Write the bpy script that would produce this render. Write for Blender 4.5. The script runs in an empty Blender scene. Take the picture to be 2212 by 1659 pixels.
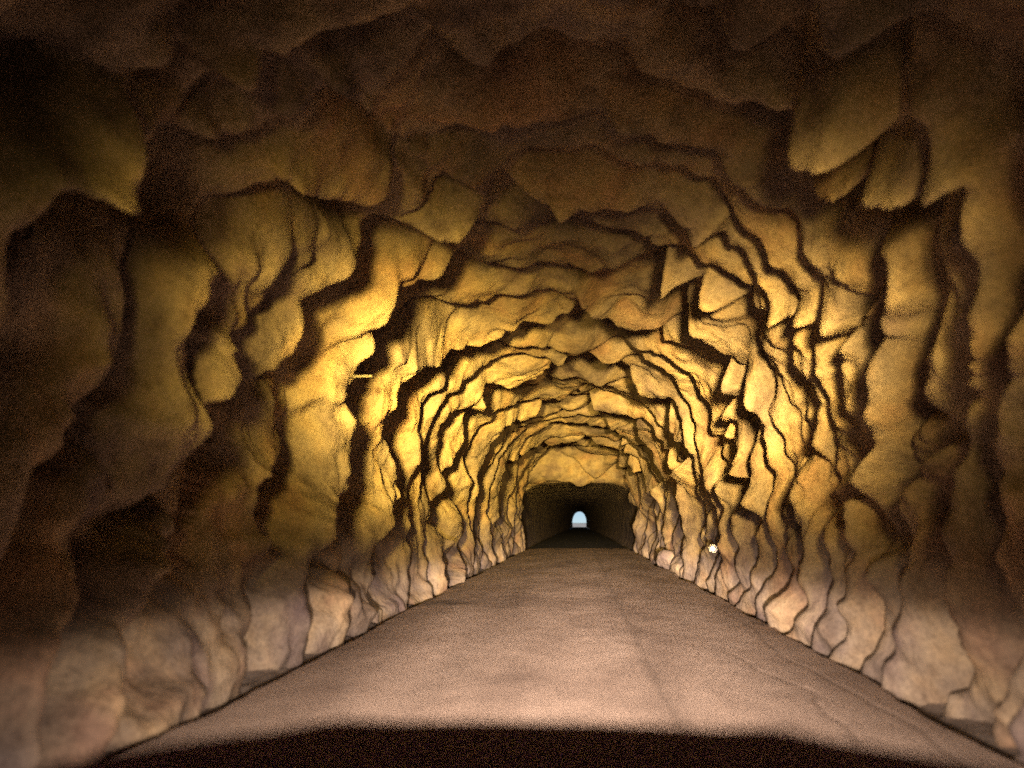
import bpy, bmesh, math, random
import numpy as np
from mathutils import Vector, Matrix, Euler

R_ = math.radians
scene = bpy.context.scene
C = scene.collection

# ------------------------------------------------------------------ camera
CAM_Z = 1.42
F2212 = 1737.0                      # focal length in pixels of a 2212 px wide picture
VP = (1250.0, 1130.0)               # vanishing point of the tunnel, same pixels
cam_d = bpy.data.cameras.new('camera')
cam = bpy.data.objects.new('camera', cam_d)
C.objects.link(cam)
cam_d.sensor_width = 36.0
cam_d.lens = 36.0 * F2212 / 2212.0
cam_d.clip_start = 0.05
cam_d.clip_end = 6000
YAW = math.atan((VP[0] - 1106.0) / F2212)
PITCH = math.atan((VP[1] - 829.5) / math.hypot(F2212, VP[0] - 1106.0))
cam.location = (0, 0, CAM_Z)
cam.rotation_euler = Euler((math.pi / 2 + PITCH, 0, YAW), 'XYZ')
cam_d.dof.use_dof = True
cam_d.dof.focus_distance = 24.0
cam_d.dof.aperture_fstop = 0.66
cam_d.dof.aperture_blades = 0
scene.camera = cam

# ------------------------------------------------------------------ world, sun, exposure
SUN_EL, SUN_ROT = R_(48), R_(170)
w = bpy.data.worlds.new('World')
scene.world = w
w.use_nodes = True
nt = w.node_tree
nt.nodes.clear()
sky = nt.nodes.new('ShaderNodeTexSky')
sky.sky_type = 'NISHITA'
sky.sun_disc = False
sky.sun_elevation = SUN_EL
sky.sun_rotation = SUN_ROT
sky.air_density = 0.5
sky.dust_density = 0.0
sky.ozone_density = 6.0
bg = nt.nodes.new('ShaderNodeBackground')
bg.inputs['Strength'].default_value = 0.08
out = nt.nodes.new('ShaderNodeOutputWorld')
nt.links.new(sky.outputs[0], bg.inputs[0])
nt.links.new(bg.outputs[0], out.inputs[0])

sun_d = bpy.data.lights.new('sun', 'SUN')
sun_d.energy = 3.0
sun_d.angle = R_(0.5)
sun_d.color = (1.0, 0.95, 0.87)
sun = bpy.data.objects.new('sun', sun_d)
C.objects.link(sun)
sd = Vector((math.sin(SUN_ROT) * math.cos(SUN_EL), math.cos(SUN_ROT) * math.cos(SUN_EL), math.sin(SUN_EL)))
sun.rotation_euler = (-sd).to_track_quat('-Z', 'Y').to_euler()
sun.location = (60, 330, 80)

vs = scene.view_settings
vs.view_transform = 'Standard'
vs.look = 'None'
vs.exposure = 0.0
vs.gamma = 1.0
vs.use_curve_mapping = False
scene.render.engine = 'CYCLES'
scene.cycles.use_denoising = False
scene.cycles.max_bounces = 5
scene.cycles.diffuse_bounces = 4
scene.cycles.glossy_bounces = 2
scene.cycles.caustics_reflective = False
scene.cycles.caustics_refractive = False
scene.cycles.sample_clamp_indirect = 1.5

# light levels of the headlights and the unseen roof lamps
LAMP_L, LAMP_R, LOW_BEAM = 160000.0, 146000.0, 450000.0
AMBER = (1.0, 0.69, 0.15)
AMBER_PALE = (1.0, 0.68, 0.20)
HALOGEN = (1.0, 0.79, 0.66)


# ------------------------------------------------------------------ helpers
def put(name, me, mat=None, parent=None, smooth=False, loc=None):
    o = bpy.data.objects.new(name, me)
    C.objects.link(o)
    if mat:
        me.materials.append(mat)
    if smooth:
        me.polygons.foreach_set('use_smooth', [True] * len(me.polygons))
    if parent:
        o.parent = parent
    if loc:
        o.location = loc
    return o


def empty(name, loc, parent=None):
    o = bpy.data.objects.new(name, None)
    C.objects.link(o)
    o.location = loc
    o.empty_display_size = 0.2
    if parent:
        o.parent = parent
    return o


def tag(o, label=None, cat=None, group=None, kind=None):
    for k, v in (('label', label), ('category', cat), ('group', group), ('kind', kind)):
        if v:
            o[k] = v
    return o


def grid_mesh(name, V, nu):
    """V: (rows, cols, 3) array -> quad mesh"""
    nr, nc = V.shape[:2]
    me = bpy.data.meshes.new(name)
    n = nr * nc
    me.vertices.add(n)
    me.vertices.foreach_set('co', V.reshape(-1).astype(np.float32))
    i, j = np.meshgrid(np.arange(nr - 1), np.arange(nc - 1), indexing='ij')
    a = i * nc + j
    q = np.stack([a, a + 1, a + nc + 1, a + nc], -1)
    if nu:
        q = q[..., ::-1]
    q = q.reshape(-1)
    nf = (nr - 1) * (nc - 1)
    me.loops.add(nf * 4)
    me.loops.foreach_set('vertex_index', q.astype(np.int32))
    me.polygons.add(nf)
    me.polygons.foreach_set('loop_start', np.arange(0, nf * 4, 4, dtype=np.int32))
    me.polygons.foreach_set('loop_total', np.full(nf, 4, np.int32))
    me.update(calc_edges=True)
    me.validate()
    return me


# ---- numpy noise
_rng = np.random.RandomState(7)
_perm = _rng.permutation(4096)
_vals = _rng.rand(4096) * 2 - 1


def _h(i, j, k):
    return _perm[(_perm[(_perm[i & 4095] + j) & 4095] + k) & 4095]


_g = _rng.randn(4096, 3)
_g /= np.linalg.norm(_g, axis=1)[:, None]


def vnoise(x, y, z):
    """gradient noise, about -1..1"""
    x, y, z = np.broadcast_arrays(x, y, z)
    # turned against the axes so that no lattice shows
    x, y, z = 0.80 * x - 0.48 * y + 0.36 * z, 0.60 * x + 0.64 * y - 0.48 * z, 0.60 * y + 0.80 * z
    xi, yi, zi = np.floor(x).astype(int), np.floor(y).astype(int), np.floor(z).astype(int)
    fx, fy, fz = x - xi, y - yi, z - zi
    wx, wy, wz = [f * f * f * (f * (f * 6 - 15) + 10) for f in (fx, fy, fz)]
    r = 0
    for a in (0, 1):
        for b in (0, 1):
            for c in (0, 1):
                g = _g[_h(xi + a, yi + b, zi + c)]
                dot = g[..., 0] * (fx - a) + g[..., 1] * (fy - b) + g[..., 2] * (fz - c)
                r = r + (wx if a else 1 - wx) * (wy if b else 1 - wy) * (wz if c else 1 - wz) * dot
    return 1.7 * r


def fbm(x, y, z, octv=4, gain=0.5):
    r, amp, fr = 0, 1.0, 1.0
    for o in range(octv):
        r = r + amp * vnoise(x * fr + 17.3 * o, y * fr + 5.1 * o, z * fr - 9.7 * o)
        amp *= gain
        fr *= 2.03
    return r


def facets(x, y, seed, tilt=0.5, hvar=0.5):
    """blocky rock: every Worley cell is a tilted plane of its own"""
    xi, yi = np.floor(x).astype(int), np.floor(y).astype(int)
    best = np.full(x.shape, 1e9)
    val = np.zeros(x.shape)
    for a in (-1, 0, 1):
        for b in (-1, 0, 1):
            cx, cy = xi + a, yi + b
            h0 = _h(cx, cy, np.full_like(cx, seed))
            px = cx + 0.5 + 0.42 * _vals[h0]
            py = cy + 0.5 + 0.42 * _vals[(h0 * 7 + 13) & 4095]
            d = (x - px) ** 2 + (y - py) ** 2
            gx = _vals[(h0 * 3 + 101) & 4095] * tilt
            gy = _vals[(h0 * 5 + 57) & 4095] * tilt
            v = _vals[(h0 * 11 + 5) & 4095] * hvar + gx * (x - px) + gy * (y - py)
            m = d < best
            best = np.where(m, d, best)
            val = np.where(m, v, val)
    return val


# ------------------------------------------------------------------ materials
def new_mat(name):
    m = bpy.data.materials.new(name)
    m.use_nodes = True
    t = m.node_tree
    b = t.nodes['Principled BSDF']
    return m, t, b


def nd(t, typ, **kw):
    n = t.nodes.new(typ)
    for k, v in kw.items():
        if k.startswith('i_'):
            n.inputs[k[2:].replace('_', ' ')].default_value = v
        else:
            setattr(n, k, v)
    return n


def ramp(t, src, stops, interp='LINEAR'):
    r = t.nodes.new('ShaderNodeValToRGB')
    r.color_ramp.interpolation = interp
    els = r.color_ramp.elements
    while len(els) < len(stops):
        els.new(0.5)
    for e, (p, c) in zip(els, stops):
        e.position = p
        e.color = (c[0], c[1], c[2], 1) if len(c) == 3 else c
    t.links.new(src, r.inputs[0])
    return r.outputs[0]


def mixc(t, fac, a, b, mode='MIX'):
    m = t.nodes.new('ShaderNodeMix')
    m.data_type = 'RGBA'
    m.blend_type = mode
    for sock, v in ((m.inputs[0], fac), (m.inputs[6], a), (m.inputs[7], b)):
        if hasattr(v, 'is_linked'):
            t.links.new(v, sock)
        else:
            sock.default_value = v if isinstance(v, (int, float)) else (v[0], v[1], v[2], 1)
    return m.outputs[2]


def rock_material():
    m, t, b = new_mat('blasted_rock')
    tc = nd(t, 'ShaderNodeTexCoord')
    mp = nd(t, 'ShaderNodeMapping')
    mp.inputs['Rotation'].default_value = (0.3, 0.45, 0.2)
    mp.inputs['Scale'].default_value = (1.0, 1.6, 1.0)
    t.links.new(tc.outputs['Object'], mp.inputs[0])
    big = nd(t, 'ShaderNodeTexNoise', i_Scale=0.55, i_Detail=5.0, i_Roughness=0.6)
    mid = nd(t, 'ShaderNodeTexNoise', i_Scale=3.2, i_Detail=7.0, i_Roughness=0.68)
    fine = nd(t, 'ShaderNodeTexNoise', i_Scale=26.0, i_Detail=6.0, i_Roughness=0.7)
    for n in (big, mid, fine):
        t.links.new(mp.outputs[0], n.inputs['Vector'])
    col = ramp(t, big.outputs['Fac'], [(0.30, (0.085, 0.066, 0.060)), (0.45, (0.19, 0.148, 0.115)), (0.58, (0.29, 0.225, 0.15)), (0.8, (0.20, 0.148, 0.12))])
    hue = nd(t, 'ShaderNodeTexNoise', i_Scale=0.8, i_Detail=4.0, i_Roughness=0.6)
    mp2 = nd(t, 'ShaderNodeMapping')
    mp2.inputs['Location'].default_value = (13, 5, 21)
    t.links.new(mp.outputs[0], mp2.inputs[0])
    t.links.new(mp2.outputs[0], hue.inputs['Vector'])
    col = mixc(t, 1.0, col, ramp(t, hue.outputs['Fac'], [(0.34, (0.74, 0.70, 0.82)), (0.46, (1, 1, 1)), (0.56, (1.05, 0.98, 0.86)), (0.66, (1.06, 0.88, 0.78))]), 'MULTIPLY')
    c2 = ramp(t, mid.outputs['Fac'], [(0.25, (0.50, 0.45, 0.44)), (0.5, (1, 1, 1)), (0.75, (1.22, 1.17, 1.08))])
    col = mixc(t, 1.0, col, c2, 'MULTIPLY')
    c3 = ramp(t, fine.outputs['Fac'], [(0.28, (0.55, 0.53, 0.52)), (0.5, (1, 1, 1)), (0.72, (1.3, 1.27, 1.22))])
    col = mixc(t, 1.0, col, c3, 'MULTIPLY')
    t.links.new(col, b.inputs['Base Color'])
    b.inputs['Roughness'].default_value = 0.82
    b.inputs['Specular IOR Level'].default_value = 0.25
    bp = nd(t, 'ShaderNodeBump', i_Strength=0.8, i_Distance=0.07)
    bp2 = nd(t, 'ShaderNodeBump', i_Strength=0.45, i_Distance=0.012)
    t.links.new(mid.outputs['Fac'], bp.inputs['Height'])
    t.links.new(fine.outputs['Fac'], bp2.inputs['Height'])
    t.links.new(bp.outputs[0], bp2.inputs['Normal'])
    t.links.new(bp2.outputs[0], b.inputs['Normal'])
    return m


def ground_material(name, base, dark, light, scale=1.0, stretch=0.35, rough=0.85, dirt_shade=None):
    m, t, b = new_mat(name)
    tc = nd(t, 'ShaderNodeTexCoord')
    mp = nd(t, 'ShaderNodeMapping')
    mp.inputs['Scale'].default_value = (scale, scale * stretch, scale)
    t.links.new(tc.outputs['Object'], mp.inputs[0])
    a = nd(t, 'ShaderNodeTexNoise', i_Scale=0.9, i_Detail=6.0, i_Roughness=0.62)
    f = nd(t, 'ShaderNodeTexNoise', i_Scale=38.0, i_Detail=5.0, i_Roughness=0.7)
    t.links.new(mp.outputs[0], a.inputs['Vector'])
    t.links.new(tc.outputs['Object'], f.inputs['Vector'])
    col = ramp(t, a.outputs['Fac'], [(0.32, dark), (0.5, base), (0.66, light)])
    c3 = ramp(t, f.outputs['Fac'], [(0.3, (0.62, 0.6, 0.6)), (0.5, (1, 1, 1)), (0.7, (1.28, 1.26, 1.24))])
    col = mixc(t, 1.0, col, c3, 'MULTIPLY')
    if dirt_shade:
        an = nd(t, 'ShaderNodeAttribute', attribute_name='dirt_shade')  # grime of tracks and cracks, plus painted gutter shade
        col = mixc(t, an.outputs['Fac'], col, dirt_shade)
    t.links.new(col, b.inputs['Base Color'])
    b.inputs['Roughness'].default_value = rough
    b.inputs['Specular IOR Level'].default_value = 0.2
    bp = nd(t, 'ShaderNodeBump', i_Strength=0.4, i_Distance=0.015)
    t.links.new(f.outputs['Fac'], bp.inputs['Height'])
    t.links.new(bp.outputs[0], b.inputs['Normal'])
    return m


def plain(name, col, rough=0.5, metal=0.0, spec=0.5, grain=0.12):
    m, t, b = new_mat(name)
    tc = nd(t, 'ShaderNodeTexCoord')
    n = nd(t, 'ShaderNodeTexNoise', i_Scale=14.0, i_Detail=5.0)
    t.links.new(tc.outputs['Object'], n.inputs['Vector'])
    lo = tuple(c * (1 - grain) for c in col)
    hi = tuple(min(1, c * (1 + grain)) for c in col)
    t.links.new(ramp(t, n.outputs['Fac'], [(0.3, lo), (0.7, hi)]), b.inputs['Base Color'])
    b.inputs['Roughness'].default_value = rough
    b.inputs['Metallic'].default_value = metal
    b.inputs['Specular IOR Level'].default_value = spec
    return m


M_ROCK = rock_material()
M_ROAD = ground_material('dusty_concrete', (0.35, 0.262, 0.205), (0.22, 0.16, 0.125), (0.44, 0.335, 0.265), dirt_shade=(0.05, 0.038, 0.03))
M_VERGE = ground_material('shaded_verge', (0.20, 0.16, 0.13), (0.13, 0.10, 0.08), (0.26, 0.21, 0.17), 2.0, 0.8, 0.9, dirt_shade=(0.035, 0.027, 0.022))  # the dark mix colour stands in for shade in the gutter
M_UNLIT = ground_material('unlit_dark_road', (0.05, 0.047, 0.046), (0.035, 0.033, 0.033), (0.07, 0.066, 0.063))  # darker copy of the road: the unlit stretch put into colour
M_SOIL = ground_material('grassy_soil', (0.06, 0.075, 0.04), (0.035, 0.05, 0.025), (0.09, 0.10, 0.055), 0.2, 1.0)

# ------------------------------------------------------------------ the tunnel
AL, AR, BT, NEXP = 3.22, 3.0, 3.80, 2.55     # half widths, crown above the eye, roundness
S0, S1 = -26.0, 240.0


S_LINE = 42.0          # from here the bore is a lower, smooth, lined box


def base_radius(u, s=0.0):
    c, sn = np.cos(u), np.sin(u)
    k = np.clip((s - S_LINE + 2.2) / 2.4, 0, 1)
    k = k * k * (3 - 2 * k)
    narrow = 1 - 0.36 * np.clip((s - 70) / 120, 0, 1)
    a = (np.where(c < 0, AL, AR) + 0.05 * k) * narrow
    b = BT + (2.06 - BT) * k + 1.1 * np.clip((s - 70) / 120, 0, 1)
    n = NEXP + 1.0 * k - 1.4 * np.clip((s - 70) / 120, 0, 1)
    up = ((np.abs(c) / a) ** n + (np.abs(sn) / b) ** n) ** (-1 / n)
    lo = a / np.maximum(np.abs(c), 1e-3)
    return np.where(sn > 0, up, lo)


def px_to_su(x, y):
    """a pixel of the photograph (2212 wide) -> distance along the tunnel and angle round its axis, on the bare wall"""
    cp, sp, cy, sy = math.cos(PITCH), math.sin(PITCH), math.cos(YAW), math.sin(YAW)
    rx, ry = (x - 1106.0) / F2212, -(y - 829.5) / F2212
    fwd, up = cp - sp * ry, sp + cp * ry
    dx, dy = rx * cy - fwd * sy, rx * sy + fwd * cy
    u = math.atan2(up, dx)
    if u < -math.pi / 2:
        u += 2 * math.pi
    return float(base_radius(np.array(u))) * dy / math.hypot(dx, up), u


# rock lips read off the photograph: points on the crest, width of the shadow behind it (pixels), run of the face after it (m)
LIPS = [
    # far arches
    ([(1075, 1130), (1072, 1060), (1078, 1005), (1120, 975), (1180, 955), (1270, 940), (1320, 965), (1350, 1010), (1365, 1060), (1366, 1130)], 13, 6.0),
    ([(1150, 1050), (1165, 1030), (1190, 1005), (1240, 985), (1290, 1000), (1312, 1024)], 8, 8.0),
    ([(1030, 1210), (1025, 1150), (1030, 1080), (1035, 995), (1045, 950), (1076, 904), (1137, 882), (1214, 849), (1245, 839), (1290, 862), (1346, 880), (1376, 895), (1388, 930), (1406, 975), (1426, 995), (1431, 1030), (1421, 1080), (1420, 1150)], 13, 3.2),
    ([(1328, 918), (1345, 940), (1356, 970), (1372, 998), (1397, 1031), (1411, 1069), (1415, 1150)], 11, 3.0),
    ([(1425, 915), (1438, 951), (1463, 976), (1468, 1010)], 10, 1.6),
    ([(960, 1210), (935, 1155), (922, 1110), (958, 1040), (975, 995), (995, 955), (1020, 880), (1035, 830), (1080, 815), (1150, 790), (1190, 770), (1214, 752), (1260, 747), (1306, 757), (1360, 800), (1420, 850), (1463, 920), (1494, 954), (1496, 981), (1482, 1011), (1485, 1047), (1482, 1086), (1485, 1135), (1491, 1218)], 24, 3.0),
    # the two broad bands on the left
    ([(800, 1180), (815, 1130), (838, 1075), (842, 1000), (838, 930), (846, 880), (890, 800), (950, 770), (1010, 742), (1060, 715), (1110, 690), (1190, 680), (1260, 678), (1300, 697), (1355, 718)], 48, 2.2),
    ([(650, 1230), (662, 1180), (678, 1140), (705, 1080), (738, 1030), (750, 955), (742, 880), (765, 800), (792, 750), (802, 715), (840, 665), (900, 625), (960, 590), (1015, 568)], 62, 2.0),
    # left, nearer
    ([(555, 1240), (550, 1180), (545, 1110), (540, 1045), (575, 1000), (600, 950)], 40, 1.2),
    ([(585, 1010), (625, 905), (665, 850), (695, 825)], 18, 0.7),
    ([(580, 810), (625, 740), (665, 650), (700, 600), (775, 535), (850, 497), (950, 487), (1010, 470)], 55, 1.6),
    ([(290, 1160), (370, 1070), (408, 1000), (412, 930), (470, 850), (500, 800)], 110, 1.5),
    ([(500, 805), (475, 765), (425, 700), (410, 650)], 24, 0.8),
    ([(90, 1200), (150, 1060), (190, 1000), (215, 930)], 60, 1.0),
    ([(0, 890), (60, 880), (125, 895), (200, 925)], 60, 1.0),
    # roof, left of the crown
    ([(475, -20), (585, 75), (720, 145), (770, 185), (825, 265), (900, 325), (950, 345), (1050, 365), (1106, 380), (1200, 400), (1250, 430)], 34, 1.4),
    ([(540, 310), (600, 375), (665, 410), (735, 430), (800, 380), (850, 325)], 42, 1.2),
    ([(250, 190), (275, 165), (350, 140), (425, 125), (520, 160)], 80, 1.2),
    ([(60, 380), (110, 360), (200, 400), (330, 430), (410, 350), (500, 330)], 190, 1.6),
    ([(90, 370), (180, 290), (240, 200), (290, 150)], 55, 0.8),
    # roof, right of the crown
    ([(1250, 430), (1181, 360), (1130, 366)], 24, 0.8),
    ([(1250, 385), (1331, 400), (1406, 440), (1500, 468), (1606, 475)], 34, 1.2),
    ([(1386, 500), (1426, 540), (1456, 590), (1446, 625), (1476, 675), (1521, 725), (1556, 765), (1580, 830), (1568, 905), (1560, 940), (1596, 995), (1620, 1030), (1645, 1070), (1660, 1120)], 40, 2.0),
    ([(1240, 597), (1260, 619), (1290, 637), (1355, 665), (1420, 690), (1445, 720)], 16, 1.2),
    ([(1100, 640), (1146, 628), (1183, 622), (1235, 640)], 14, 0.8),
    ([(1080, 560), (1150, 545), (1230, 560), (1300, 580)], 16, 0.9),
    ([(1526, 565), (1531, 612), (1596, 655), (1656, 675), (1731, 672), (1801, 698)], 34, 1.0),
    ([(1616, 755), (1636, 810), (1645, 850), (1680, 915)], 26, 0.9),
    ([(1751, 830), (1766, 905), (1760, 955), (1776, 1010)], 40, 1.2),
    ([(1895, 600), (1881, 660), (1850, 720), (1838, 780), (1836, 850)], 40, 0.9),
    ([(1846, 1085), (1886, 1030), (1912, 955), (1906, 880), (1930, 820)], 65, 1.2),
    ([(1931, 1180), (1976, 1080), (2006, 1030), (2056, 955), (2090, 900)], 60, 1.0),
    ([(2000, 700), (2030, 760), (2010, 850)], 40, 0.8),
    ([(1640, 265), (1681, 275), (1781, 300), (1881, 320), (1920, 300)], 120, 1.2),
    ([(1700, 420), (1800, 440), (1881, 415), (1956, 440), (2021, 425), (2080, 400)], 180, 1.6),
    ([(1400, 10), (1560, 60), (1780, 75), (1900, 60), (2000, 90)], 110, 1.2),
    ([(900, 120), (1050, 90), (1200, 110), (1330, 190)], 60, 1.0),
]
LAMP_OFF = 0.95
lips = []
for pts, width, run in LIPS:
    su = sorted([(px_to_su(x, y)[::-1]) for x, y in pts])
    u0 = np.array([p[0] for p in su])
    s0 = np.array([p[1] for p in su])
    us = np.linspace(u0[0], u0[-1], 160)
    ss = np.interp(us, u0, s0)
    kw = max(1, int(0.035 / (us[1] - us[0])))
    ker = np.hanning(2 * kw + 3)
    ss = np.convolve(np.pad(ss, kw + 1, mode='edge'), ker / ker.sum(), 'valid')       # no kinks where points were set
    rad = base_radius(us)
    off = 1.05
    h = width * ss * (rad - off) / (F2212 * off)
    h = np.clip(1.1 * h, 0.16, 1.0)
    ss = ss * (1 - 0.40 * h / rad)          # the crest stands proud of the bare wall: nearer for the same line of sight
    lips.append((us, ss, h, run))


def relief(S, U):
    """how far the rock lies outside the bare profile (+ = hollow)"""
    R0 = base_radius(U, S)
    arc = U * 3.2
    X, Z = R0 * np.cos(U), R0 * np.sin(U)
    wob = 0.12 * vnoise(X * 1.0, S * 0.7, Z * 1.0) + 0.05 * vnoise(X * 3.0 + 9, S * 2.0, Z * 3.0)
    D = np.zeros_like(S)
    cover = np.zeros_like(S)
    for us, ss, h, run in lips:
        lo, hi = us[0], us[-1]
        fade = 0.12
        m = (U > lo - fade) & (U < hi + fade)
        if not m.any():
            continue
        u, s = U[m], S[m]
        sl = np.interp(u, us, ss) + wob[m] * (0.5 + 0.02 * s)
        hh = np.interp(u, us, h)
        end = np.clip(np.minimum(u - (lo - fade), (hi + fade) - u) / (fade + 0.12), 0, 1)
        hh = hh * end * end * (3 - 2 * end)
        t = s - sl
        e = 0.30 + 0.010 * s
        lead = np.clip(1 + t / (run * 0.55), 0, 1)          # the face that rises to the crest
        fall = np.clip(t / e, 0, 1)
        fall = fall * fall * (3 - 2 * fall)                 # the drop behind it
        back = np.clip((1 - t / run) / 0.45, 0, 1)
        back = 0.25 * np.clip(1 - t / run, 0, 1) + 0.75 * back * back * (3 - 2 * back)
        after = -0.42 * (1 - fall) + fall * 0.62 * back
        prof = np.where(t < 0, -0.42 * lead * lead * (2 - lead), after)
        D[m] += hh * prof
        cover[m] = np.maximum(cover[m], end * np.exp(-(t / (run + 0.3)) ** 2))
    far = np.clip((S - 30) / 8, 0, 1)
    calm = (1 - 0.6 * np.clip((S - 7) / 12, 0, 1) * (1 - far)) * (1 - 0.72 * np.clip(1.3 * cover, 0, 1))
    # rounded ribs that run round the bore, unequal, forking, deep grooves between them
    for k, (p0, grow, amp, sl) in enumerate(((0.90, 0.055, 0.88, 0.62), (0.62, 0.03, 0.10, 0.5))):
        q = np.maximum(p0 + grow * (np.maximum(S, 3.0) - 5.0), 0.4)
        ph = np.log(q) / grow + np.minimum(S - 3.0, 0) / p0
        ph = ph + sl * (arc - 5.0) / (1 + (np.maximum(S, 0) / 10.0) ** 3) + 0.95 * vnoise(X * 0.42 + 20 * k, S * 0.36, Z * 0.42) + 0.13 * vnoise(X * 1.3 + 20 * k, S * 0.8, Z * 1.3)
        i = np.floor(ph)
        fr = ph - i
        # each rib has its own bulk, which changes along it
        bulk = 0.66 + 0.6 * vnoise(i * 3.7 + 40 * k, arc * 0.45, i * 0 + 5.5)
        bulge = np.sin(np.pi * np.clip(fr, 0, 1) ** 1.25) ** 1.0
        D -= amp * (0.6 + 0.4 * np.minimum(q / p0, 1.8)) * bulk * (bulge - 0.6) * (1 - 0.35 * cover) * (1 - 0.1 * np.clip((-Z - 0.9) / 0.7, 0, 1))
    # blocky facets in slanting joints, warped
    w1 = 0.45 * vnoise(X * 0.8, S * 0.8, Z * 0.8 + 40)
    a, b = S + 0.35 * arc, arc - 0.2 * S
    rid = 1 - 2 * np.abs(vnoise(a * 1.15 + 2 * w1, b * 0.55 + w1, a * 0 + 3))          # long folds round the bore
    D -= 0.09 * calm * rid
    rid = 1 - 2 * np.abs(vnoise(a * 2.6 + 2 * w1, b * 1.2 + w1, a * 0 + 13))
    D -= 0.05 * calm * rid
    fold = (1 - 0.45 * np.clip((S - 9) / 14, 0, 1)) * (1 - far)                        # streaky folds, a hand to an arm wide
    w2 = vnoise(X * 1.4 + 70, S * 1.2, Z * 1.4)
    rid = 1 - 2 * np.abs(vnoise(S * 2.3 + 1.1 * w2, arc * 0.7 + 0.5 * w2, a * 0 + 23))
    D -= 0.06 * fold * np.clip(rid + 0.15, 0, 1) ** 1.5
    rid = 1 - 2 * np.abs(vnoise(S * 4.4 + 1.5 * w2, arc * 1.7 + w2, a * 0 + 33))
    D -= 0.035 * fold * np.clip(rid, 0, 1) ** 1.3
    D += 0.13 * fbm(X * 0.55, S * 0.5, Z * 0.55, 3)
    D += 0.035 * calm * fbm(X * 2.6 + 3, S * 2.6, Z * 2.6, 4, 0.55)
    D += 0.13 * fold * vnoise(X * 1.5 + 50, S * 1.7, Z * 1.5) + 0.07 * fold * vnoise(X * 3.2 + 50, S * 3.6, Z * 3.2)      # lumps
    lined = np.clip((S - S_LINE + 0.2) / 0.6, 0, 1)
    D = D * (1 - lined) + lined * 0.03 * fbm(X * 0.7, S * 0.4, Z * 0.7, 3)
    return D


S_rows = np.concatenate([
    np.arange(S0, 1.5, 0.3), np.arange(1.5, 3.0, 0.08), np.arange(3.0, 20, 0.034), np.arange(20, 44, 0.06),
    np.arange(44, 90, 0.25), np.arange(90, S1 + 0.5, 1.0)])
u_lo_r = -math.atan2(CAM_Z + 0.45, AR)
u_lo_l = math.pi + math.atan2(CAM_Z + 0.45, AL)
U_cols = np.linspace(u_lo_r, u_lo_l, 372)
SG, UG = np.meshgrid(S_rows, U_cols, indexing='ij')
D = relief(SG, UG)
RR = base_radius(UG) + D
# the foot of the walls swells inwards a little to the gutter
foot = np.clip((-(base_radius(UG, SG) * np.sin(UG)) - 0.6) / 0.8, 0, 1)
RR = base_radius(UG, SG) + np.where(D < 0, D * (1 - 0.2 * foot), D) - 0.24 * foot ** 1.6
V = np.stack([RR * np.cos(UG), SG + 0.05 * vnoise(UG * 9, SG * 2.1, UG * 0), CAM_Z + RR * np.sin(UG)], -1)

tunnel = empty('tunnel', (0, 0, 0))
tag(tunnel, 'rough blasted rock tunnel, ochre brown, lit by vehicle lamps', 'tunnel', kind='structure')
iw_r = int(np.searchsorted(U_cols, R_(44)))
iw_l = int(np.searchsorted(U_cols, R_(180 - 44)))
for nm, a, b in (('rock_wall', 0, iw_r + 1), ('rock_ceiling', iw_r, iw_l + 1), ('rock_wall', iw_l, len(U_cols))):
    me = grid_mesh(nm, V[:, a:b], False)
    o = put(nm, me, M_ROCK, tunnel, True)
    o['kind'] = 'structure'


# ------------------------------------------------------------------ road and verges
def wob1(y, seed, amp=1.0):
    y = np.asarray(y, float)
    z = np.zeros_like(y)
    return amp * (0.6 * vnoise(y * 0.55, z + seed, z) + 0.3 * vnoise(y * 1.7, z + seed + 31, z) + 0.15 * vnoise(y * 5.1, z + seed + 77, z))


Y_rows = np.concatenate([np.arange(S0, 3.0, 0.5), np.arange(3.0, 26, 0.05), np.arange(26, 60, 0.2), np.arange(60, S1 + 1, 2.0), np.arange(S1 + 20, 1500, 60)])
edgeL = -2.74 + 0.16 * wob1(Y_rows * 0.6, 1)
edgeR = 2.50 + 0.20 * wob1(Y_rows * 0.6, 5)
T = np.linspace(0, 1, 260)
XG = edgeL[:, None] + (edgeR - edgeL)[:, None] * T[None, :]
YG = np.repeat(Y_rows[:, None], len(T), 1)
ZG = 0.10 + 0.012 * vnoise(XG * 0.8, YG * 0.35, XG * 0) + 0.003 * vnoise(XG * 3, YG * 2.2, XG * 0 + 7)
ZG += 0.03 * (1 - (XG / 2.7) ** 2)


def groove(xc, wd, dp, y0=-99, y1=999, fade=1.5):
    g = np.exp(-((XG - xc[:, None]) / wd) ** 2)
    f = np.clip((YG - y0) / fade, 0, 1) * np.clip((y1 - YG) / fade, 0, 1)
    return -dp * g * f


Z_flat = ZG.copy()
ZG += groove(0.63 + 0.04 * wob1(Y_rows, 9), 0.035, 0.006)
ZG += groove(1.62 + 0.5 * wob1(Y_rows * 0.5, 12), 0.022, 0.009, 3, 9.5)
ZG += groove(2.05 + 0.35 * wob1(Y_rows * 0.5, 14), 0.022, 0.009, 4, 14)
crackf = np.clip((Z_flat - ZG) / 0.03, 0, 1)
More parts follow.
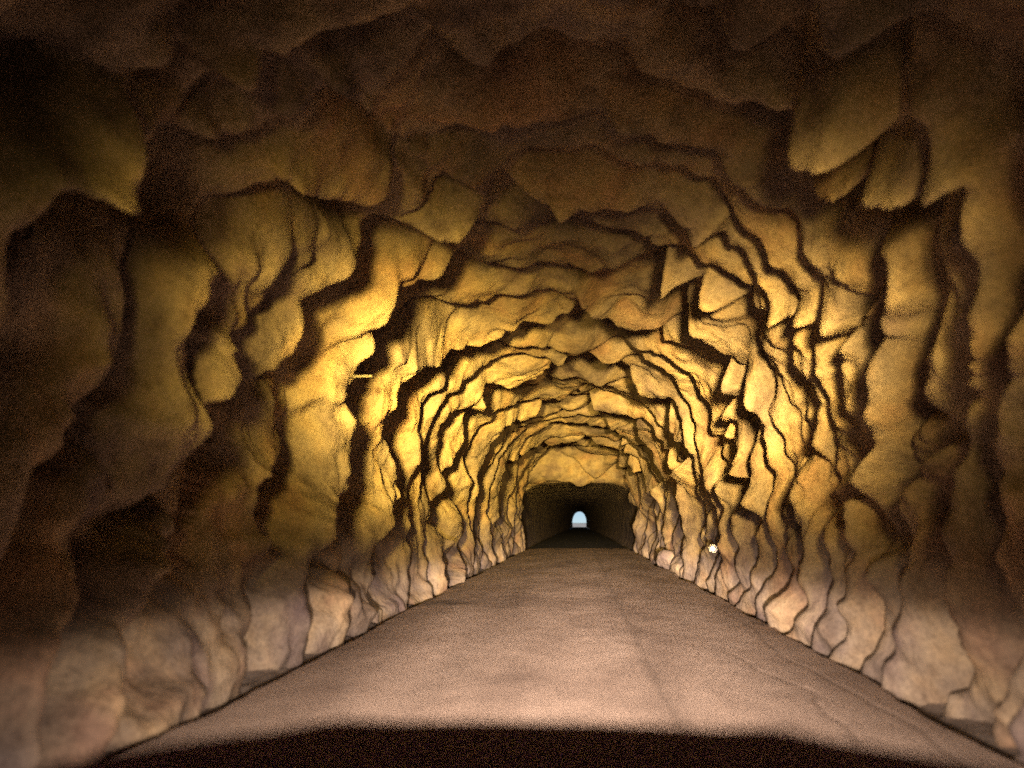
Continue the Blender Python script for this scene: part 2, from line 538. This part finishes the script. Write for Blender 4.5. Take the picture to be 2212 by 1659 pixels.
# tyre tracks as grime on the surface, and a dark patch
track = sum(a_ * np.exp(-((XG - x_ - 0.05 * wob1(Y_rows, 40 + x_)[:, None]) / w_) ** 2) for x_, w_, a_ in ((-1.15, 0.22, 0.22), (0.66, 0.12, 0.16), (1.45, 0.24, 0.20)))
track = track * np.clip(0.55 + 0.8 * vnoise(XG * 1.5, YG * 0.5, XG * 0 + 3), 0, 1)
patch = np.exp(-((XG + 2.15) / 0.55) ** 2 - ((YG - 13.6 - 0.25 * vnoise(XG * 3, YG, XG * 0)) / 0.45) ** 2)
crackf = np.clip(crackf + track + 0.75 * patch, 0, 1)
# worn edge falls to the verge
ed = np.minimum(XG - edgeL[:, None], edgeR[:, None] - XG)
ZG -= 0.09 * np.clip(1 - ed / 0.10, 0, 1) ** 1.5
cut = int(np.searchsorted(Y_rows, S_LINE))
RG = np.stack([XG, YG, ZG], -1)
unlit_road = RG[cut:int(np.searchsorted(Y_rows, S1 + 1.5)), ::6].copy()
unlit_road[..., 2] += 0.012
far_road = put('road', grid_mesh('road', unlit_road, True), M_UNLIT, None, True)
tag(far_road, 'road inside the lined section far ahead, lack of light put into its colour', 'road', kind='structure')
RG, crackf = RG[:cut + 1], crackf[:cut + 1]
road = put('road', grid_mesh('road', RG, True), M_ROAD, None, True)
at = road.data.attributes.new('dirt_shade', 'FLOAT', 'POINT')
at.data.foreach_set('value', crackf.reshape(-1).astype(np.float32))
tag(road, 'dusty pale pinkish brown road running straight ahead between the rock walls', 'road', kind='structure')

yin = Y_rows[Y_rows < S1 + 1]
for side, e in ((-1, edgeL), (1, edgeR)):
    e = e[:len(yin)]
    Tv = np.linspace(0, 1, 40)
    outer = side * 3.9
    XV = (e - side * 0.16)[:, None] + (outer - e + side * 0.16)[:, None] * Tv[None, :]
    YV = np.repeat(yin[:, None], len(Tv), 1)
    dist = np.abs(XV - e[:, None])
    ZV = -0.02 - 0.06 * np.exp(-((dist - 0.06) / 0.09) ** 2) + 0.10 * np.clip((dist - 0.16) / 0.5, 0, 1) + 0.045 * fbm(XV * 2.1, YV * 1.6, XV * 0, 4)
    ZV = np.where(Tv[None, :] * abs(outer) < 0.12, -0.05, ZV)
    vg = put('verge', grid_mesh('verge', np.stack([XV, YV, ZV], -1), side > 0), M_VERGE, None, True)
    at = vg.data.attributes.new('dirt_shade', 'FLOAT', 'POINT')
    at.data.foreach_set('value', np.clip(1.25 - dist / (0.20 + 0.08 * vnoise(YV * 0.9, YV * 0 + side, YV * 0)), 0, 1).reshape(-1).astype(np.float32))  # strip by the road edge darkened as painted recess shade
    tag(vg, 'earth gutter with shade painted in along the %s foot of the tunnel wall' % ('left' if side < 0 else 'right'), 'verge', kind='structure')

me = bpy.data.meshes.new('ground')
me.from_pydata([(-3000, S0 - 3000, -0.5), (3000, S0 - 3000, -0.5), (3000, 4000, -0.5), (-3000, 4000, -0.5)], [], [(0, 1, 2, 3)])
tag(put('ground', me, M_SOIL), 'grassy soil beyond the far tunnel mouth', 'ground', kind='structure')


M_EXIT_GLOW = ground_material('exit_glow_pale', (0.48, 0.46, 0.43), (0.40, 0.38, 0.36), (0.56, 0.54, 0.51), 0.5, 1.0)
me = bpy.data.meshes.new('bright_ground')
me.from_pydata([(-200, S1, 0.06), (200, S1, 0.06), (260, S1 + 1400, 0.06), (-260, S1 + 1400, 0.06)], [], [(0, 1, 2, 3)])  # added sheet, pale to brighten the lower part of the exit glow
tag(put('bright_ground', me, M_EXIT_GLOW), 'pale ground sheet added outside the far tunnel mouth to brighten it', 'ground', kind='structure')


# ------------------------------------------------------------------ small mesh builders
def bm_obj(name, bm, mat, parent=None, smooth=False, bevel=0.0, seg=2):
    if bevel:
        bmesh.ops.bevel(bm, geom=list(bm.edges), offset=bevel, segments=seg, affect='EDGES', profile=0.6)
    me = bpy.data.meshes.new(name)
    bmesh.ops.recalc_face_normals(bm, faces=bm.faces)
    bm.to_mesh(me)
    bm.free()
    return put(name, me, mat, parent, smooth)


def box(bm, c, d):
    M = Matrix.Translation(c) @ Matrix.Diagonal((d[0], d[1], d[2], 1))
    bmesh.ops.create_cube(bm, size=1.0, matrix=M)


def cyl(bm, p, q, r, r2=None, n=20):
    p, q = Vector(p), Vector(q)
    d = q - p
    M = Matrix.Translation((p + q) / 2) @ d.to_track_quat('Z', 'Y').to_matrix().to_4x4()
    bmesh.ops.create_cone(bm, cap_ends=True, segments=n, radius1=r, radius2=r if r2 is None else r2, depth=d.length, matrix=M)


def lathe(bm, prof, M, n=24):
    """prof: (radius, height) pairs turned round Z, placed by M"""
    rings = []
    for r, z in prof:
        if r < 1e-5:
            rings.append([bm.verts.new(M @ Vector((0, 0, z)))])
        else:
            rings.append([bm.verts.new(M @ Vector((r * math.cos(2 * math.pi * i / n), r * math.sin(2 * math.pi * i / n), z))) for i in range(n)])
    for A, B in zip(rings, rings[1:]):
        for i in range(n):
            j = (i + 1) % n
            if len(A) == 1 and len(B) == 1:
                continue
            if len(A) == 1:
                bm.faces.new((A[0], B[i], B[j]))
            elif len(B) == 1:
                bm.faces.new((A[i], A[j], B[0]))
            else:
                bm.faces.new((A[i], A[j], B[j], B[i]))


def panel(name, fn, nx, ny, thick, mat, parent):
    """a pressed sheet: fn(a, b) -> point, a and b in 0..1"""
    bm = bmesh.new()
    g = [[bm.verts.new(fn(i / nx, j / ny)) for j in range(ny + 1)] for i in range(nx + 1)]
    for i in range(nx):
        for j in range(ny):
            bm.faces.new((g[i][j], g[i + 1][j], g[i + 1][j + 1], g[i][j + 1]))
    bmesh.ops.recalc_face_normals(bm, faces=bm.faces)
    bmesh.ops.solidify(bm, geom=list(bm.faces), thickness=thick)
    return bm_obj(name, bm, mat, parent, True)


# ------------------------------------------------------------------ the vehicle the picture is taken from
M_PAINT = plain('dark_plum_paint', (0.42, 0.26, 0.78), 0.6, 0.0, 0.26)
M_BLACK = plain('black_trim', (0.02, 0.02, 0.022), 0.6)
M_RUB = plain('tyre_rubber', (0.025, 0.024, 0.024), 0.85, 0, 0.2)
M_STEEL = plain('bare_steel', (0.5, 0.48, 0.45), 0.35, 1.0)
M_CHROME = plain('lamp_bowl', (0.8, 0.8, 0.78), 0.12, 1.0)
M_LENS, _t, _b = new_mat('lamp_lens')
_b.inputs['Base Color'].default_value = (1, 1, 1, 1)
_b.inputs['Roughness'].default_value = 0.05
_b.inputs['Transmission Weight'].default_value = 1.0
CX = -0.06
car = empty('car', (CX, 0, 0.115))
tag(car, 'dark purple car whose bonnet fills the bottom edge of the picture', 'car')
GZ = -0.115      # parts are given in road coordinates; this shifts them under the car's own base


def P(x, y, z):
    return Vector((x, y, z + GZ))


def bonnet_fn(a, b):
    x = (a - 0.5) * 1.80
    k = x / 0.90
    yf = 1.72 - 0.15 * abs(k) ** 2.6
    y = 0.52 + (yf - 0.52) * b
    z = 1.046 - 0.058 * abs(k) ** 2.2 - 0.030 * b ** 3 - 0.05 * max(0, b - 0.93) / 0.07 * (b - 0.93) / 0.07
    z += 0.010 * math.exp(-((abs(x) - 0.42) / 0.07) ** 2)
    return P(x, y, z)


bon = panel('bonnet', bonnet_fn, 48, 30, -0.02, M_PAINT, car)
bm = bmesh.new()
box(bm, P(0, 0.50, 0.99), (1.56, 0.10, 0.05))
bm_obj('cowl', bm, M_BLACK, car, bevel=0.01)
for sx in (-1, 1):
    def fender_fn(a, b, sx=sx):
        y = 0.40 + 1.22 * a
        x = sx * (0.78 + 0.15 * math.sin(b * math.pi / 2))
        z = 0.93 - 0.42 * (1 - math.cos(b * math.pi / 2))
        arch = max(0, 1 - ((y - 1.08) / 0.44) ** 2)
        z = max(z, 0.45 + 0.42 * math.sqrt(arch)) if b > 0.5 else z
        return P(x, y, z)
    panel('fender', fender_fn, 26, 10, 0.012, M_PAINT, car)
    # headlight: bowl, rim, lens
    hl = P(sx * 0.64, 1.60, 0.80)
    Mh = Matrix.Translation(hl) @ Matrix.Rotation(-math.pi / 2, 4, 'X')
    bm = bmesh.new()
    lathe(bm, [(0.0, -0.09), (0.05, -0.075), (0.08, -0.04), (0.092, 0.0)], Mh)
    hb = bm_obj('headlight', bm, M_CHROME, car, True)
    bm = bmesh.new()
    lathe(bm, [(0.093, -0.03), (0.112, -0.03), (0.115, 0.01), (0.104, 0.02), (0.093, 0.005), (0.093, -0.03)], Mh)
    bm_obj('rim', bm, M_STEEL, hb, True)
    # wheels
    for wy in (1.08, -1.45):
        wc = P(sx * 0.78, wy, 0.115 + 0.37)
        Mw = Matrix.Translation(wc) @ Matrix.Rotation(math.pi / 2, 4, 'Y')
        bm = bmesh.new()
        lathe(bm, [(0.21, -0.10), (0.33, -0.115), (0.365, -0.09), (0.37, 0.0), (0.365, 0.09), (0.33, 0.115), (0.21, 0.10), (0.20, 0.0), (0.21, -0.10)], Mw, 36)
        wh = bm_obj('tyre', bm, M_RUB, car, True)
        bm = bmesh.new()
        lathe(bm, [(0.0, 0.03 * sx), (0.07, 0.05 * sx), (0.09, 0.02 * sx), (0.17, -0.01 * sx), (0.20, 0.07 * sx), (0.205, 0.0), (0.0, -0.02 * sx)], Mw, 30)
        bm_obj('rim', bm, M_STEEL, wh, True)
    # door with its handle, windscreen pillar
    bm = bmesh.new()
    box(bm, P(sx * 0.80, -0.28, 0.74), (0.05, 1.12, 0.66))
    dr = bm_obj('door', bm, M_PAINT, car, bevel=0.015)
    bm = bmesh.new()
    box(bm, P(sx * 0.84, -0.65, 0.92), (0.03, 0.14, 0.03))
    bm_obj('handle', bm, M_BLACK, dr, bevel=0.006)
    bm = bmesh.new()
    cyl(bm, P(sx * 0.76, 0.42, 1.0), P(sx * 0.70, 0.14, 1.80), 0.032, n=12)
    bm_obj('windscreen_pillar', bm, M_PAINT, car, True)
    bm = bmesh.new()
    cyl(bm, P(sx * 0.76, -1.95, 1.0), P(sx * 0.70, -1.85, 1.80), 0.04, n=12)
    bm_obj('rear_pillar', bm, M_PAINT, car, True)
bm = bmesh.new()
box(bm, P(0, 1.545, 0.80), (1.02, 0.04, 0.30))
gr = bm_obj('grille', bm, M_PAINT, car, bevel=0.01)
for k in range(7):
    bm = bmesh.new()
    box(bm, P(-0.39 + 0.13 * k, 1.572, 0.80), (0.045, 0.02, 0.22))
    bm_obj('slat', bm, M_BLACK, gr, bevel=0.004)
bm = bmesh.new()
box(bm, P(0, 1.78, 0.55), (1.66, 0.14, 0.16))
bm_obj('bumper', bm, M_BLACK, car, bevel=0.025)
bm = bmesh.new()
box(bm, P(0, -0.25, 0.56), (1.20, 3.4, 0.16))
bm_obj('chassis', bm, M_BLACK, car, bevel=0.02)
bm = bmesh.new()
box(bm, P(0, -1.42, 0.76), (1.62, 1.10, 0.5))
bm_obj('rear_body', bm, M_PAINT, car, bevel=0.04)


def roof_fn(a, b):
    x = (a - 0.5) * 1.46
    return P(x, -1.95 + 2.12 * b, 1.83 - 0.04 * (x / 0.73) ** 2 - 0.03 * (2 * b - 1) ** 2)


panel('roof', roof_fn, 16, 16, 0.03, M_PAINT, car)
bm = bmesh.new()
for sx in (-1, 1):
    cyl(bm, P(sx * 0.60, 0.05, 1.80), P(sx * 0.60, 0.05, 2.28), 0.014, n=10)
cyl(bm, P(-1.30, 0.05, 2.28), P(1.30, 0.05, 2.28), 0.016, n=10)  # unseen bar, overlong so that its lamps throw broader shadows
bar = bm_obj('unseen_lamp_bar', bm, M_BLACK, car, True)


# ---- lamps: the light leaves each lamp with a beam of its own
def lamp_nodes(ld, build):
    ld.use_nodes = True
    t = ld.node_tree
    em = next(n for n in t.nodes if n.type == 'EMISSION')
    tc = nd(t, 'ShaderNodeTexCoord')
    sp = nd(t, 'ShaderNodeSeparateXYZ')
    t.links.new(tc.outputs['Normal'], sp.inputs[0])
    t.links.new(build(t, sp.outputs), em.inputs['Strength'])


def math_n(t, op, a, b=None, c=None, clamp=False):
    n = t.nodes.new('ShaderNodeMath')
    n.operation = op
    n.use_clamp = clamp
    for sock, v in zip(n.inputs, (a, b, c)):
        if v is None:
            continue
        if hasattr(v, 'is_linked'):
            t.links.new(v, sock)
        else:
            sock.default_value = v
    return n.outputs[0]


def driving_beam(core_deg, power):
    def build(t, xyz):
        ax = math_n(t, 'ARCSINE', xyz[0])
        ay = math_n(t, 'MULTIPLY', math_n(t, 'ARCSINE', xyz[1]), 1.0)        # a fluted lens: wider than high
        th = math_n(t, 'SQRT', math_n(t, 'ADD', math_n(t, 'MULTIPLY', ax, ax), math_n(t, 'MULTIPLY', ay, ay)))
        k = math_n(t, 'POWER', math_n(t, 'DIVIDE', th, R_(core_deg)), power)
        rim = math_n(t, 'ADD', math_n(t, 'POWER', math_n(t, 'DIVIDE', th, R_(9.2)), 4.8), 1.0)     # reflector rim
        return math_n(t, 'DIVIDE', 1.0, math_n(t, 'MULTIPLY', math_n(t, 'ADD', k, 1.0), rim))
    return build


def low_beam(t, xyz, top=4.0, full=-11.0):
    up = xyz[1]
    mr = t.nodes.new('ShaderNodeMapRange')
    mr.interpolation_type = 'SMOOTHSTEP'
    t.links.new(up, mr.inputs['Value'])
    mr.inputs['From Min'].default_value = math.sin(R_(top))
    mr.inputs['From Max'].default_value = math.sin(R_(full))
    mr.inputs['To Min'].default_value = 0.0
    mr.inputs['To Max'].default_value = 1.0
    # brighter towards the cut-off so that near and far road match
    dn = math_n(t, 'MAXIMUM', math_n(t, 'MULTIPLY', up, -1.0), 0.0)
    near = math_n(t, 'DIVIDE', 1.0, math_n(t, 'ADD', 1.0, math_n(t, 'POWER', math_n(t, 'DIVIDE', dn, 0.030), 2.5)))
    side = math_n(t, 'DIVIDE', 1.0, math_n(t, 'ADD', 1.0, math_n(t, 'POWER', math_n(t, 'DIVIDE', math_n(t, 'ABSOLUTE', xyz[0]), math_n(t, 'MULTIPLY_ADD', dn, 1.4, 0.055)), 3.2)))
    return math_n(t, 'MULTIPLY', math_n(t, 'MULTIPLY', mr.outputs[0], near), side)


def spot(name, loc, aim, energy, col, build, radius=0.10, size=165):
    ld = bpy.data.lights.new(name, 'SPOT')
    ld.energy = energy
    ld.color = col
    ld.spot_size = R_(size)
    ld.spot_blend = 0.6
    ld.shadow_soft_size = radius
    o = bpy.data.objects.new(name, ld)
    C.objects.link(o)
    o.rotation_euler = Vector(aim).to_track_quat('-Z', 'Y').to_euler()
    o.location = loc
    lamp_nodes(ld, build)
    return o


for sx, en in ((-1, LAMP_L), (1, LAMP_R)):
    lp = P(sx * 1.25, 0.12, 2.52)  # unseen lamp, set wide of the car to broaden the shadow bands
    aim = Vector((sx * 0.03, 1.0, 0.035)).normalized()
    Ml = Matrix.Translation(lp) @ aim.to_track_quat('Z', 'Y').to_matrix().to_4x4()
    bm = bmesh.new()
    lathe(bm, [(0.0, -0.20), (0.18, -0.18), (0.29, -0.09), (0.34, 0.0), (0.34, 0.04), (0.325, 0.04), (0.315, 0.0), (0.18, -0.11), (0.0, -0.14)], Ml)
    lb = bm_obj('unseen_roof_lamp', bm, M_CHROME, car, True)
    bm = bmesh.new()
    cyl(bm, P(sx * 1.25, 0.05, 2.28), lp + Vector((0, -0.12, -0.20)), 0.012, n=8)
    bm_obj('bracket', bm, M_BLACK, lb, True)
    o = spot('unseen_roof_lamp_light', lp + aim * 0.42, aim, en, AMBER if sx < 0 else AMBER_PALE, driving_beam(5.2, 2.7), radius=0.36)  # source enlarged to soften the shadow edges
    o.parent = car
for sx in (-1, 1):
    hp = P(sx * 0.64, 1.66, 0.80)
    o = spot('headlight_light', hp, Vector((sx * 0.03, 1.0, -0.005)), LOW_BEAM, HALOGEN, low_beam if sx < 0 else (lambda t, q: low_beam(t, q, 5.5, -11.0)))
    o.parent = car


# ------------------------------------------------------------------ small things in the tunnel
def rock_surface(s, u):
    r = base_radius(np.array([[u]])) + relief(np.array([[s]]), np.array([[u]]))
    r = float(r[0, 0])
    return Vector((r * math.cos(u), s, CAM_Z + r * math.sin(u)))


# round reflector on its bracket, right wall
def on_sight(x, y, wall_x):
    """the point at a given distance from the tunnel axis that the photograph shows at this pixel"""
    s_, u_ = px_to_su(x, y)
    d = Vector((float(base_radius(np.array(u_))) * math.cos(u_), s_, float(base_radius(np.array(u_))) * math.sin(u_)))
    return Vector((0, 0, CAM_Z)) + d * (wall_x / d.x)


pr = on_sight(1540, 1185, 2.42)
rf = empty('reflector', pr)
tag(rf, 'small round white reflector on a bracket, low on the right rock wall', 'reflector')
half = ((Vector((0, 0, CAM_Z)) - pr).normalized() + (Vector((1.19, 0.2, 2.44)) - pr).normalized()).normalized()
Mr = half.to_track_quat('Z', 'Y').to_matrix().to_4x4()
M_REFL = plain('reflector_face', (0.95, 0.93, 0.88), 0.30, 1.0, 0.5, 0.03)
bm = bmesh.new()
lathe(bm, [(0.0, 0.012), (0.04, 0.010), (0.062, 0.004), (0.062, -0.004), (0.0, -0.004)], Mr)
bm_obj('reflector_face', bm, M_REFL, rf, True)
bm = bmesh.new()
lathe(bm, [(0.0, -0.012), (0.074, -0.012), (0.074, 0.006), (0.064, 0.006), (0.064, -0.005), (0.0, -0.005)], Mr)
bm_obj('housing', bm, M_STEEL, rf, True)
bm = bmesh.new()
cyl(bm, (0, 0.014, 0), Vector((0.75, 0.25, -0.02)), 0.014, n=8)
bm_obj('bracket', bm, M_BLACK, rf, True)

# rock bolt, left wall
pb = on_sight(768, 813, -2.62)
M_BOLT = plain('weathered_steel', (0.10, 0.085, 0.065), 0.8, 0.0, 0.2)
rb = empty('rock_bolt', pb)
tag(rb, 'thin pale rock bolt sticking straight out of the upper left wall', 'rock bolt')
bm = bmesh.new()
cyl(bm, (-1.2, 0, 0), (0.20, 0, 0.0), 0.014, n=10)
bm_obj('rod', bm, M_BOLT, rb, True)
bm = bmesh.new()
box(bm, (-0.04, 0, 0), (0.010, 0.06, 0.06))
bm_obj('plate', bm, M_BOLT, rb, bevel=0.003)
bm = bmesh.new()
cyl(bm, (-0.034, 0, 0), (-0.012, 0, 0), 0.022, n=6)
bm_obj('nut', bm, M_BOLT, rb)


def stone(name, loc, size, seed, rot=0.0):
    bm = bmesh.new()
    bmesh.ops.create_icosphere(bm, subdivisions=4, radius=1.0)
    co = np.array([v.co[:] for v in bm.verts])
    rs = np.random.RandomState(seed)
    r = np.ones(len(co))
    for _ in range(14):                           # cut the ball with planes into a block
        n = rs.randn(3)
        n /= np.linalg.norm(n)
        d = rs.uniform(0.55, 0.85)
        dot = co @ n
        r = np.minimum(r, np.where(dot > 1e-3, d / np.maximum(dot, 1e-3), 9))
    r += 0.05 * fbm(co[:, 0] * 2.5 + seed, co[:, 1] * 2.5, co[:, 2] * 2.5, 3)
    for v, rr in zip(bm.verts, r):
        v.co = Vector((v.co.x * rr * size[0], v.co.y * rr * size[1], v.co.z * rr * size[2]))
    zmin = min(v.co.z for v in bm.verts)
    for v in bm.verts:
        v.co.z -= zmin
    o = bm_obj(name, bm, M_ROCK, None, True)
    o.location = loc
    o.rotation_euler.z = rot
    return o


tag(stone('boulder', (2.66, 24.3, -0.06), (0.42, 0.45, 0.42), 17, 0.9), 'rounded boulder leaning at the foot of the right wall far ahead', 'boulder')
